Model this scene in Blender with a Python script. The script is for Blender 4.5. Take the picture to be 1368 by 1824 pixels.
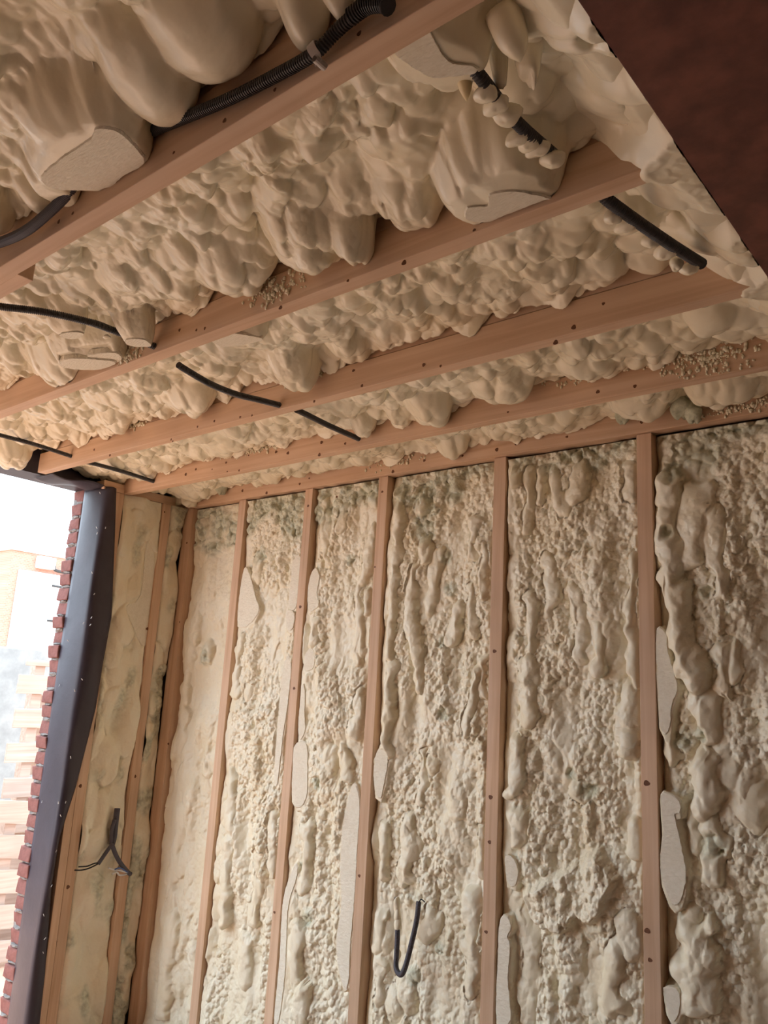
import bpy, math, random
import numpy as np
from mathutils import Matrix, Vector

for o in list(bpy.data.objects):
    bpy.data.objects.remove(o)
SC = bpy.context.scene
COL = SC.collection

# ------------------------------------------------------------------ camera
ZE = 1.78                                   # eye height above the floor
FPX = 1449.0                                # focal length in pixels of the 1368 x 1824 frame
CX, CY = 684.0, 912.0
R = np.array([[0.76890078, -0.09938173, -0.63159707],
              [0.63700870, 0.20386197, 0.74341120],
              [0.05487713, -0.97394228, 0.22005666]])   # camera axes (right, down, forward) in room axes
cam_d = bpy.data.cameras.new('camera')
cam = bpy.data.objects.new('camera', cam_d)
COL.objects.link(cam)
cam_d.sensor_fit = 'VERTICAL'
cam_d.sensor_height = 36.0
cam_d.lens = FPX / 1824.0 * 36.0
cam_d.clip_start = 0.02
cam_d.clip_end = 300
M4 = Matrix(((R[0][0], -R[0][1], -R[0][2], 0), (R[1][0], -R[1][1], -R[1][2], 0),
             (R[2][0], -R[2][1], -R[2][2], ZE), (0, 0, 0, 1)))
cam.matrix_world = M4
SC.camera = cam

# ------------------------------------------------------------------ sky, sun, exposure
world = bpy.data.worlds.new('world')
SC.world = world
world.use_nodes = True
bg = world.node_tree.nodes['Background']
bg.inputs[0].default_value = (0.72, 0.87, 1.0, 1)
bg.inputs[1].default_value = 1.3
sun_d = bpy.data.lights.new('sun_offscreen', 'SUN')
sun_d.energy = 1.9
sun_d.angle = math.radians(2)
sun_d.color = (1.0, 0.93, 0.82)
sun = bpy.data.objects.new('sun_offscreen', sun_d)
COL.objects.link(sun)
sun.rotation_euler = Vector((0.50, -0.30, -1.0)).to_track_quat('-Z', 'Y').to_euler()
SC.view_settings.view_transform = 'Standard'
SC.view_settings.look = 'None'
SC.view_settings.gamma = 1.0
SC.view_settings.use_curve_mapping = False
SC.view_settings.exposure = 2.25

# ------------------------------------------------------------------ helpers
def ray(px, py):
    return R @ np.array([(px - CX) / FPX, (py - CY) / FPX, 1.0])
def on_z(px, py, z):                        # z above the eye
    d = ray(px, py); p = d * (z / d[2]); p[2] += ZE; return p
def on_y(px, py, y):
    d = ray(px, py); p = d * (y / d[1]); p[2] += ZE; return p
def on_x(px, py, x):
    d = ray(px, py); p = d * (x / d[0]); p[2] += ZE; return p

ORG = {}
def tag(o, label=None, cat=None, group=None, kind=None):
    if label: o['label'] = label
    if cat: o['category'] = cat
    if group: o['group'] = group
    if kind: o['kind'] = kind
    return o
def link(name, data, wpos, parent=None):
    o = bpy.data.objects.new(name, data)
    COL.objects.link(o)
    w = np.array(wpos, float)
    if parent is not None:
        o.parent = parent
        o.location = w - ORG[parent.name]
    else:
        o.location = w
    ORG[o.name] = w
    return o
def empty(name, wpos):
    return link(name, None, wpos)
def mesh_obj(name, V, F, mat, parent=None, org=None, smooth=False):
    V = np.asarray(V, float)
    if org is None:
        lo, hi = V.min(0), V.max(0)
        org = np.array([(lo[0] + hi[0]) / 2, (lo[1] + hi[1]) / 2, lo[2]])
    me = bpy.data.meshes.new(name)
    me.from_pydata((V - org).tolist(), [], F)
    me.materials.append(mat)
    if smooth:
        me.polygons.foreach_set('use_smooth', [True] * len(me.polygons))
    me.update()
    return link(name, me, org, parent)
def grid_obj(name, P, mat, parent=None, attrs=None, flip=False):
    nu, nv = P.shape[:2]
    V = P.reshape(-1, 3)
    lo, hi = V.min(0), V.max(0)
    org = np.array([(lo[0] + hi[0]) / 2, (lo[1] + hi[1]) / 2, lo[2]])
    idx = np.arange(nu * nv).reshape(nu, nv)
    a, b, c, d = idx[:-1, :-1], idx[1:, :-1], idx[1:, 1:], idx[:-1, 1:]
    q = np.stack([a, d, c, b] if flip else [a, b, c, d], -1).reshape(-1, 4)
    n = len(q)
    me = bpy.data.meshes.new(name)
    me.vertices.add(nu * nv)
    me.vertices.foreach_set('co', (V - org).astype(np.float32).ravel())
    me.loops.add(n * 4)
    me.loops.foreach_set('vertex_index', q.astype(np.int32).ravel())
    me.polygons.add(n)
    me.polygons.foreach_set('loop_start', np.arange(0, n * 4, 4, dtype=np.int32))
    me.polygons.foreach_set('use_smooth', np.ones(n, bool))
    me.update(calc_edges=True)
    for k, arr in (attrs or {}).items():
        at = me.attributes.new(k, 'FLOAT', 'POINT')
        at.data.foreach_set('value', arr.astype(np.float32).ravel())
    me.materials.append(mat)
    return link(name, me, org, parent)
def box_vf(x0, x1, y0, y1, z0, z1):
    V = [(x, y, z) for z in (z0, z1) for y in (y0, y1) for x in (x0, x1)]
    F = [(0, 2, 3, 1), (4, 5, 7, 6), (0, 1, 5, 4), (2, 6, 7, 3), (0, 4, 6, 2), (1, 3, 7, 5)]
    return V, F
def box(name, b, mat, parent=None, bevel=0.0, org=None):
    V, F = box_vf(*b)
    o = mesh_obj(name, V, F, mat, parent, org)
    if bevel:
        m = o.modifiers.new('bevel', 'BEVEL'); m.width = bevel; m.segments = 2; m.limit_method = 'NONE'
    return o
def tube(pts, rad, seg=10, cap=True, rib=0.0, pitch=0.006):
    """swept tube; rib > 0 makes corrugations of that relative depth"""
    P = np.array(pts, float)
    # Catmull-Rom resample
    Q = np.vstack([2 * P[0] - P[1], P, 2 * P[-1] - P[-2]])
    out = []
    for i in range(1, len(Q) - 2):
        for t in np.linspace(0, 1, 24, endpoint=False):
            p0, p1, p2, p3 = Q[i - 1:i + 3]
            out.append(0.5 * (2 * p1 + (p2 - p0) * t + (2 * p0 - 5 * p1 + 4 * p2 - p3) * t * t + (3 * p1 - p0 - 3 * p2 + p3) * t ** 3))
    out.append(P[-1]); out = np.array(out)
    L = np.r_[0, np.cumsum(np.linalg.norm(np.diff(out, axis=0), axis=1))]
    if rib > 0:
        n = max(4, int(L[-1] / pitch) * 4)
    else:
        n = max(6, int(L[-1] / 0.012))
    s = np.linspace(0, L[-1], n + 1)
    C = np.stack([np.interp(s, L, out[:, k]) for k in range(3)], 1)
    T = np.gradient(C, axis=0); T /= np.linalg.norm(T, axis=1)[:, None]
    up = np.array([0.31, 0.2, 0.93])
    V, F = [], []
    for i in range(n + 1):
        a = np.cross(T[i], up); a /= np.linalg.norm(a); b = np.cross(T[i], a)
        r = rad if np.isscalar(rad) else np.interp(s[i] / L[-1], np.linspace(0, 1, len(rad)), rad)
        if rib > 0 and (i % 4) in (2, 3): r = r * (1 - rib)
        for k in range(seg):
            th = 2 * math.pi * k / seg
            V.append(C[i] + r * (math.cos(th) * a + math.sin(th) * b))
    for i in range(n):
        for k in range(seg):
            k2 = (k + 1) % seg
            F.append((i * seg + k, i * seg + k2, (i + 1) * seg + k2, (i + 1) * seg + k))
    if cap:
        F.append(tuple(range(seg))[::-1]); F.append(tuple(n * seg + k for k in range(seg)))
    return V, F
def blob_vf(c, r, seed=0, n=10, m=7, rough=0.18):
    rnd = random.Random(seed)
    ph = [rnd.uniform(0, 6.28) for _ in range(6)]
    V = [(c[0], c[1], c[2] - r[2])]
    for j in range(1, m):
        la = -math.pi / 2 + math.pi * j / m
        for i in range(n):
            lo = 2 * math.pi * i / n
            k = 1 + rough * (math.sin(2 * lo + ph[0] + 2 * la) * .5 + math.sin(3 * lo + ph[1] - 3 * la) * .35 + math.sin(5 * la + ph[2]) * .3)
            V.append((c[0] + r[0] * k * math.cos(la) * math.cos(lo), c[1] + r[1] * k * math.cos(la) * math.sin(lo), c[2] + r[2] * k * math.sin(la)))
    V.append((c[0], c[1], c[2] + r[2]))
    F = [(0, 1 + (i + 1) % n, 1 + i) for i in range(n)]
    for j in range(m - 2):
        for i in range(n):
            a = 1 + j * n + i; b = 1 + j * n + (i + 1) % n
            F.append((a, b, b + n, a + n))
    t = len(V) - 1; b0 = 1 + (m - 2) * n
    F += [(b0 + i, b0 + (i + 1) % n, t) for i in range(n)]
    return V, F
def merge(parts):
    V, F = [], []
    for v, f in parts:
        k = len(V); V += [tuple(p) for p in v]; F += [tuple(i + k for i in q) for q in f]
    return V, F

# ------------------------------------------------------------------ materials
def new_mat(name, rough=0.7, spec=0.3):
    m = bpy.data.materials.new(name); m.use_nodes = True
    nt = m.node_tree; b = nt.nodes['Principled BSDF']
    b.inputs['Roughness'].default_value = rough
    b.inputs['Specular IOR Level'].default_value = spec
    return m, nt, b
def nd(nt, t, **kw):
    n = nt.nodes.new(t)
    for k, v in kw.items():
        if k.startswith('_'): setattr(n, k[1:], v)
        else: n.inputs[k].default_value = v
    return n
def ramp(nt, stops):
    r = nt.nodes.new('ShaderNodeValToRGB')
    e = r.color_ramp.elements
    while len(e) < len(stops): e.new(0.5)
    for i, (p, c) in enumerate(stops):
        e[i].position = p; e[i].color = (c[0], c[1], c[2], 1)
    return r
def coords(nt, scale=(1, 1, 1)):
    tc = nt.nodes.new('ShaderNodeTexCoord'); mp = nt.nodes.new('ShaderNodeMapping')
    mp.inputs['Scale'].default_value = scale
    nt.links.new(tc.outputs['Object'], mp.inputs['Vector'])
    return mp.outputs[0]
def bump(nt, b, h, strength=0.3, dist=0.002):
    bp = nt.nodes.new('ShaderNodeBump'); bp.inputs['Strength'].default_value = strength; bp.inputs['Distance'].default_value = dist
    nt.links.new(h, bp.inputs['Height']); nt.links.new(bp.outputs[0], b.inputs['Normal'])

def foam_material(name, c0, c1, rough=0.52, vs=75.0, va=1.1, bs=0.5):
    m, nt, b = new_mat(name, rough, 0.5)
    co = coords(nt)
    n1 = nd(nt, 'ShaderNodeTexNoise', Scale=5.0, Detail=4.0); nt.links.new(co, n1.inputs['Vector'])
    r1 = ramp(nt, [(0.32, c0), (0.68, c1)]); nt.links.new(n1.outputs['Fac'], r1.inputs[0])
    at = nd(nt, 'ShaderNodeAttribute', _attribute_name='green')
    n2 = nd(nt, 'ShaderNodeTexNoise', Scale=40.0, Detail=5.0); nt.links.new(co, n2.inputs['Vector'])
    r2 = ramp(nt, [(0.33, (0.40, 0.41, 0.30)), (0.60, (0.68, 0.68, 0.52))]); nt.links.new(n2.outputs['Fac'], r2.inputs[0])
    mx = nd(nt, 'ShaderNodeMix', _data_type='RGBA')
    nt.links.new(at.outputs['Fac'], mx.inputs[0]); nt.links.new(r1.outputs[0], mx.inputs[6]); nt.links.new(r2.outputs[0], mx.inputs[7])
    nt.links.new(mx.outputs[2], b.inputs['Base Color'])
    n3 = nd(nt, 'ShaderNodeTexNoise', Scale=35.0, Detail=2.0); nt.links.new(co, n3.inputs['Vector'])
    vo = nd(nt, 'ShaderNodeTexVoronoi', Scale=vs, _feature='F1')
    nt.links.new(co, vo.inputs['Vector'])
    ap = nd(nt, 'ShaderNodeAttribute', _attribute_name='pop')
    m0 = nd(nt, 'ShaderNodeMath', _operation='MULTIPLY'); m0.inputs[1].default_value = -va; nt.links.new(ap.outputs['Fac'], m0.inputs[0])
    mm_ = nd(nt, 'ShaderNodeMath', _operation='MULTIPLY_ADD'); nt.links.new(m0.outputs[0], mm_.inputs[1])
    nt.links.new(vo.outputs['Distance'], mm_.inputs[0]); nt.links.new(n3.outputs['Fac'], mm_.inputs[2])
    bump(nt, b, mm_.outputs[0], bs, 0.006)
    return m
FOAM_W = foam_material('wall_foam', (0.84, 0.75, 0.55), (0.88, 0.83, 0.67), 0.42)
FOAM_C = foam_material('ceiling_foam', (0.84, 0.75, 0.55), (0.88, 0.83, 0.67), 0.27, 60.0, 0.9, 0.30)
def cut_material():
    m, nt, b = new_mat('cut_foam', 0.95, 0.1)
    co = coords(nt, (1, 1, 1))
    n1 = nd(nt, 'ShaderNodeTexNoise', Scale=60.0, Detail=6.0, Roughness=0.7); nt.links.new(co, n1.inputs['Vector'])
    r1 = ramp(nt, [(0.3, (0.84, 0.78, 0.64)), (0.7, (0.93, 0.88, 0.75))]); nt.links.new(n1.outputs['Fac'], r1.inputs[0])
    nt.links.new(r1.outputs[0], b.inputs['Base Color'])
    co2 = coords(nt, (60, 220, 120))
    n2 = nd(nt, 'ShaderNodeTexNoise', Scale=1.0, Detail=5.0); nt.links.new(co2, n2.inputs['Vector'])
    bump(nt, b, n2.outputs['Fac'], 0.7, 0.006)
    return m
CUT = cut_material()
def wood_material(name, axis, c0, c1, c2):
    m, nt, b = new_mat(name, 0.62, 0.3)
    sc = [38, 38, 38]; sc[axis] = 1.6
    tc = nt.nodes.new('ShaderNodeTexCoord'); oi = nt.nodes.new('ShaderNodeObjectInfo')
    ad = nd(nt, 'ShaderNodeVectorMath', _operation='ADD'); mu = nd(nt, 'ShaderNodeVectorMath', _operation='SCALE')
    cb = nt.nodes.new('ShaderNodeCombineXYZ')
    for k in range(3): nt.links.new(oi.outputs['Random'], cb.inputs[k])
    nt.links.new(cb.outputs[0], mu.inputs[0]); mu.inputs['Scale'].default_value = 7.0
    nt.links.new(tc.outputs['Object'], ad.inputs[0]); nt.links.new(mu.outputs[0], ad.inputs[1])
    mp = nt.nodes.new('ShaderNodeMapping'); mp.inputs['Scale'].default_value = sc
    nt.links.new(ad.outputs[0], mp.inputs['Vector'])
    n1 = nd(nt, 'ShaderNodeTexNoise', Scale=1.0, Detail=5.0, Distortion=0.6); nt.links.new(mp.outputs[0], n1.inputs['Vector'])
    r1 = ramp(nt, [(0.25, c0), (0.5, c1), (0.75, c2)]); nt.links.new(n1.outputs['Fac'], r1.inputs[0])
    n2 = nd(nt, 'ShaderNodeTexNoise', Scale=3.0, Detail=2.0); nt.links.new(ad.outputs[0], n2.inputs['Vector'])
    r2 = ramp(nt, [(0.3, (0.86, 0.84, 0.82)), (0.7, (1.05, 1.03, 1.0))]); nt.links.new(n2.outputs['Fac'], r2.inputs[0])
    mx = nd(nt, 'ShaderNodeMix', _data_type='RGBA', _blend_type='MULTIPLY'); mx.inputs[0].default_value = 1
    nt.links.new(r1.outputs[0], mx.inputs[6]); nt.links.new(r2.outputs[0], mx.inputs[7])
    nt.links.new(mx.outputs[2], b.inputs['Base Color'])
    bump(nt, b, n1.outputs['Fac'], 0.12, 0.002)
    return m
WOODS = ((0.60, 0.39, 0.25), (0.70, 0.49, 0.34), (0.77, 0.57, 0.42))
WOOD_X = wood_material('pine_along_x', 0, *WOODS)
WOOD_Y = wood_material('pine_along_y', 1, *WOODS)
WOOD_Z = wood_material('pine_along_z', 2, *WOODS)
WOOD_P = wood_material('pallet_pine', 1, (0.36, 0.27, 0.22), (0.46, 0.35, 0.29), (0.54, 0.43, 0.37))
def plain(name, c, rough=0.7, spec=0.3, c2=None, scale=20.0, bmp=0.0, bdist=0.003):
    m, nt, b = new_mat(name, rough, spec)
    n1 = nd(nt, 'ShaderNodeTexNoise', Scale=scale, Detail=5.0, Roughness=0.6); nt.links.new(coords(nt), n1.inputs['Vector'])
    c2 = c2 or tuple(x * 0.85 for x in c)
    r1 = ramp(nt, [(0.35, c2), (0.65, c)]); nt.links.new(n1.outputs['Fac'], r1.inputs[0])
    nt.links.new(r1.outputs[0], b.inputs['Base Color'])
    if bmp: bump(nt, b, n1.outputs['Fac'], bmp, bdist)
    return m
KNOT = plain('knot', (0.20, 0.085, 0.04), 0.6, 0.3, (0.12, 0.05, 0.025), 90)
CONDUIT = plain('black_conduit', (0.055, 0.052, 0.054), 0.45, 0.5, None, 30)
CONDUIT2 = plain('grey_conduit', (0.085, 0.08, 0.10), 0.5, 0.4, None, 30)
MEMB = plain('dark_membrane', (0.052, 0.043, 0.060), 0.45, 0.4, (0.040, 0.033, 0.047), 6, 0.3, 0.01)
STEEL = plain('red_brown_primer', (0.21, 0.075, 0.055), 0.5, 0.4, (0.11, 0.038, 0.030), 11, 0.15, 0.003)
BRICK = plain('brick', (0.30, 0.135, 0.12), 0.9, 0.2, (0.21, 0.095, 0.085), 25, 0.5, 0.006)
MORTAR = plain('mortar', (0.34, 0.32, 0.31), 0.95, 0.1, (0.22, 0.21, 0.20), 40, 0.8, 0.01)
CONC = plain('concrete', (0.33, 0.335, 0.325), 0.9, 0.2, (0.25, 0.255, 0.25), 7, 0.3, 0.01)
SCREED = plain('floor_screed', (0.44, 0.28, 0.20), 0.9, 0.2, (0.37, 0.235, 0.17), 3)
PAVING = plain('sandy_ground', (0.58, 0.37, 0.265), 0.95, 0.1, (0.48, 0.30, 0.215), 2)
BOARD = plain('sheathing_board', (0.45, 0.36, 0.26), 0.9, 0.2, None, 10)
PLASTER = plain('block_wall', (0.27, 0.19, 0.15), 0.95, 0.1, None, 4)
WHITE = plain('white_paint', (0.85, 0.85, 0.84), 0.6, 0.3, (0.80, 0.80, 0.80))
CLIP = plain('grey_clip', (0.66, 0.60, 0.57), 0.5, 0.4)
WIRE_K = plain('black_wire', (0.02, 0.02, 0.02), 0.5); WIRE_W = plain('white_wire', (0.75, 0.76, 0.78), 0.5); WIRE_B = plain('blue_wire', (0.10, 0.18, 0.45), 0.5)
DARK = plain('dark_grille', (0.06, 0.06, 0.06), 0.8)
def house_brick():
    m, nt, b = new_mat('house_brick', 0.9, 0.2)
    tc = nt.nodes.new('ShaderNodeTexCoord'); sp = nt.nodes.new('ShaderNodeSeparateXYZ'); cb = nt.nodes.new('ShaderNodeCombineXYZ')
    nt.links.new(tc.outputs['Object'], sp.inputs[0]); nt.links.new(sp.outputs['Y'], cb.inputs['X']); nt.links.new(sp.outputs['Z'], cb.inputs['Y'])
    br = nd(nt, 'ShaderNodeTexBrick', Scale=4.5)
    br.inputs['Color1'].default_value = (0.42, 0.21, 0.15, 1); br.inputs['Color2'].default_value = (0.48, 0.26, 0.19, 1)
    br.inputs['Mortar'].default_value = (0.40, 0.33, 0.28, 1)
    nt.links.new(cb.outputs[0], br.inputs['Vector']); nt.links.new(br.outputs['Color'], b.inputs['Base Color'])
    return m
HBRICK = house_brick()

# ------------------------------------------------------------------ the setting
H = ZE + 1.0            # underside of the joists
DECK = ZE + 1.30
YB = 2.795              # face of the back wall studs
XL = -3.90              # inner face of the left wall
tag(box('floor', (XL - 0.15, 3.0, -3.0, 3.0, -0.12, 0.0), SCREED), kind='structure')
tag(box('ceiling', (XL - 0.25, 3.0, -3.0, 3.0, DECK, DECK + 0.03), WOOD_X), kind='structure')
tag(box('wall_back', (XL - 0.15, 3.0, YB + 0.13, YB + 0.16, 0.0, DECK), BOARD), kind='structure')
tag(box('wall_right', (3.0, 3.1, -3.0, 3.0, 0.0, DECK), PLASTER), kind='structure')
tag(box('wall_rear', (XL - 0.15, 3.0, -3.1, -3.0, 0.0, DECK), PLASTER), kind='structure')
tag(box('ground', (-80, 30, -60, 70, -0.30, -0.15), PAVING), kind='structure')

# left wall: mortar core of the outer brick leaf with the raw brick ends of the opening's jamb
wl = tag(box('wall_left', (-4.207, -4.112, 2.268, 3.0, -0.12, DECK - 0.1), MORTAR), kind='structure')
rnd = random.Random(5)
bv, bf = box_vf(-0.0535, 0.0535, 0.0, 0.205, 0.0, 0.064)
brick_me = []
for k in range(5):
    V = [(x + rnd.uniform(-.004, .004), y + (rnd.uniform(-.006, .006)), z + rnd.uniform(-.004, .004)) for x, y, z in bv]
    me = bpy.data.meshes.new('brick'); me.from_pydata(V, [], bf); me.materials.append(BRICK); me.update(); brick_me.append(me)
for i in range(36):
    z = 0.02 + i * 0.0775
    for j in range(3):
        y = 2.252 + rnd.uniform(-.010, .010) + j * 0.218 + (0.0 if i % 2 == 0 else 0.004)
        if j == 2: y = min(y, 2.79)
        o = link('brick', brick_me[rnd.randrange(5)], (-4.158 + rnd.uniform(-.005, .005), y, z), wl)
        if j == 0:
            m = o.modifiers.new('bevel', 'BEVEL'); m.width = 0.006; m.segments = 2
for i in range(34):         # squeezed mortar in the joints of the jamb
    z = 0.02 + i * 0.0775 + 0.069
    V, F = blob_vf((-4.158 + rnd.uniform(-.006, .006), 2.270, z + .003), (rnd.uniform(.036, .044), rnd.uniform(.012, .022), 0.0095), i, 12, 6, 0.3)
    mesh_obj('mortar_joint', V, F, MORTAR, wl, smooth=False)
tag(box('wall_left_stub', (-4.05, -4.03, 2.26, 3.0, 0.0, DECK - 0.1), BOARD), kind='structure').name = 'wall_left_sheathing'
# the lower end of the left wall behind the camera, beyond the opening
tag(box('wall_left_rear', (-4.2, XL, -3.0, -0.9, 0.0, DECK - 0.1), PLASTER), kind='structure')
# wrapped header over the opening
tag(box('trim_1', (-4.20, -4.02, -2.9, 2.98, H + 0.02, DECK), MEMB), kind='structure')

# ------------------------------------------------------------------ timber
def knots(parent, plane, pts, faxis, rr=(0.004, 0.008)):
    r_ = random.Random(len(pts) * 7 + int(plane * 100))
    for px, py in pts:
        p = on_y(px, py, plane) if faxis == 'y' else on_x(px, py, plane)
        a = r_.uniform(*rr); b = a * r_.uniform(0.7, 1.0)
        V = []
        for k in range(12):
            t = 2 * math.pi * k / 12
            kk = 1 + 0.12 * math.sin(3 * t + px)
            if faxis == 'y': V.append((p[0] + a * kk * math.cos(t), plane - 0.0006, p[2] + b * kk * math.sin(t)))
            else: V.append((plane + 0.0006, p[1] + b * kk * math.cos(t), p[2] + a * kk * math.sin(t)))
        mesh_obj('knot', V, [tuple(range(12))], KNOT, parent)
def specks(parent, y, cx, cz, sx, sz, n, seed, mat, big=0.007):
    r_ = random.Random(seed); parts = []
    for k in range(n):
        x = r_.gauss(cx, sx); z = r_.gauss(cz, sz); s = r_.uniform(0.0016, big) * r_.random() ** 0.5 + 0.0012
        if z < H + 0.004: z = H + 0.004 + abs(r_.gauss(0, 0.01))
        parts.append(blob_vf((x, y - s * 0.3, z), (s, s * 0.8, s * r_.uniform(.7, 1.6)), seed + k, 6, 4, 0.3))
    V, F = merge(parts)
    tag(mesh_obj('foam_specks', V, F, mat, parent, smooth=True), 'dried foam spatter', kind='stuff')

JOISTS = [  # near face y, far face y, left end x, label
    (0.250, 0.295, -3.98, 'pine ceiling joist overhead, before the one carrying the clipped conduit'),
    (0.783, 0.828, -3.98, 'pine ceiling joist with ribbed conduit clipped along its side'),
    (1.327, 1.374, -3.98, 'pine ceiling joist next beyond the conduit joist, spattered with foam'),
    (1.893, 1.938, -3.91, 'pine ceiling joist whose sawn end shows at the opening'),
    (2.386, 2.431, -3.99, 'knotty pine ceiling joist next before the back wall rim joist'),
    (2.780, 2.840, -3.90, 'pine rim joist resting on the studs of the back wall')]
JO = []
for i, (ya, yb, xl, lab) in enumerate(JOISTS):
    e = empty('ceiling_joist', ((xl - 0.45) / 2, (ya + yb) / 2, H))
    tag(e, lab, 'joist', 'ceiling joists')
    xr = -0.33 if i < 5 else 1.0
    hz = (0.115, 0.115, 0.10, 0.098, 0.105, 0.11)[i]
    box('lower_timber', (xl, xr, ya, yb, H, H + hz), WOOD_X, e, 0.002)
    box('upper_timber', (xl + 0.07, xr, ya + 0.004, yb - 0.002, H + hz + 0.003, DECK), WOOD_X, e, 0.002)
    JO.append(e)
box('splice_timber', (-2.7, -1.985, 0.830, 0.872, H + 0.004, H + 0.10), WOOD_X, JO[1], 0.002)
knots(JO[1], 0.783, [(310, 272), (195, 305), (490, 160), (130, 380), (105, 395), (640, 60), (400, 215)], 'y', (0.004, 0.007))
knots(JO[2], 1.327, [(720, 468), (100, 675), (350, 588), (320, 588), (365, 585), (620, 500), (500, 548), (845, 410)], 'y', (0.004, 0.008))
knots(JO[3], 1.893, [(382, 750), (428, 743), (449, 740), (352, 760), (305, 783), (308, 786), (168, 801), (196, 811), (755, 650), (785, 652), (1022, 583), (1075, 541), (645, 687), (630, 660), (990, 610), (560, 715)], 'y', (0.004, 0.008))
knots(JO[4], 2.386, [(359, 820), (403, 824), (349, 836), (378, 836), (443, 811), (476, 793), (488, 791), (492, 805), (513, 807), (426, 838), (569, 810), (615, 790), (905, 734), (765, 752), (1065, 698), (1131, 688), (1220, 664), (573, 788), (331, 845), (405, 840)], 'y', (0.004, 0.009))
knots(JO[5], 2.780, [(432, 874), (475, 878), (551, 852), (600, 885), (885, 801), (920, 790), (756, 820), (1010, 778), (1138, 748), (1143, 752), (534, 862), (700, 840), (824, 812)], 'y', (0.005, 0.009))

def stud(x0, x1, y0, y1, z0, z1, lab, group, mat=WOOD_Z):
    o = box('wall_stud', (x0, x1, y0, y1, z0, z1), mat, None, 0.002)
    return tag(o, lab, 'stud', group)
STX = [(-3.905, -3.822), (-3.418, -3.362), (-2.905, -2.852), (-2.417, -2.362), (-1.783, -1.726), (-1.164, -1.107), (-0.52, -0.465)]
NM = ['wide corner stud of the back wall beside the narrow grey-green foam strip',
      'pine stud in the back wall, first out from the corner stud',
      'pine stud in the back wall, second out from the corner stud',
      'pine stud in the back wall left of the hanging conduit loop',
      'pine stud in the back wall right of the hanging conduit loop',
      'pine stud with coarse dark grain, one bay right of the knotted stud',
      'pine stud in the back wall under the steel beam']
ST = []
for i, ((a, b), lab) in enumerate(zip(STX, NM)):
    ST.append(stud(a, b, YB, YB + 0.128, 0.0, H - 0.001, lab, 'back wall studs', WOOD_Z))
knots(ST[4], YB, [(881, 1160), (874, 1420), (866, 1660), (872, 1500)], 'y', (0.006, 0.011))
knots(ST[5], YB, [(1153, 1658), (1158, 1710), (1152, 1395)], 'y', (0.008, 0.012))
knots(ST[3], YB, [(681, 876), (668, 1010), (640, 1560)], 'y', (0.005, 0.008))
knots(ST[2], YB, [(524, 1226), (535, 1081), (489, 1625), (549, 901)], 'y', (0.006, 0.010))
knots(ST[0], YB, [(333, 967), (320, 1108), (300, 1325)], 'y', (0.005, 0.008))
# left wall studs (faces towards +X)
js = stud(-4.02, XL, 2.292, 2.335, 0.0, H - 0.001, 'pine jamb stud lapped by the dark membrane', 'left wall studs')
js2 = stud(-4.02, XL - 0.004, 2.338, 2.392, 0.0, H - 0.001, 'pine stud fixed against the membrane-covered jamb stud', 'left wall studs')
ls = stud(-4.02, XL + 0.012, 2.636, 2.690, 0.0, H - 0.001, 'pine stud in the left wall behind the loose cables', 'left wall studs')
knots(js2, XL - 0.004, [(143, 1400), (121, 1580), (100, 1678)], 'x', (0.006, 0.010))
knots(ls, XL + 0.012, [(293, 912), (241, 1383), (262, 1120)], 'x', (0.005, 0.009))
# wall plate over the left wall studs, below the joist end
tp = box('wall_plate', (-4.02, XL - 0.002, 2.262, 2.79, H + 0.001, H + 0.05), WOOD_Y, None, 0.002)
tag(tp, 'flat pine plate on top of the left wall studs', 'wall plate')

# steel beam
sb = empty('steel_beam', (-0.30, 0.7, H - 0.004))
tag(sb, 'wide steel beam in dark red-brown primer crossing under the joist ends', 'steel beam')
box('bottom_flange', (-0.455, -0.105, -2.9, 2.77, H - 0.004, H + 0.014), STEEL, sb, 0.002)
box('web', (-0.288, -0.272, -2.9, 2.77, H + 0.014, DECK - 0.02), STEEL, sb)
box('top_flange', (-0.43, -0.13, -2.9, 2.77, DECK - 0.018, DECK - 0.002), STEEL, sb)

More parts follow.
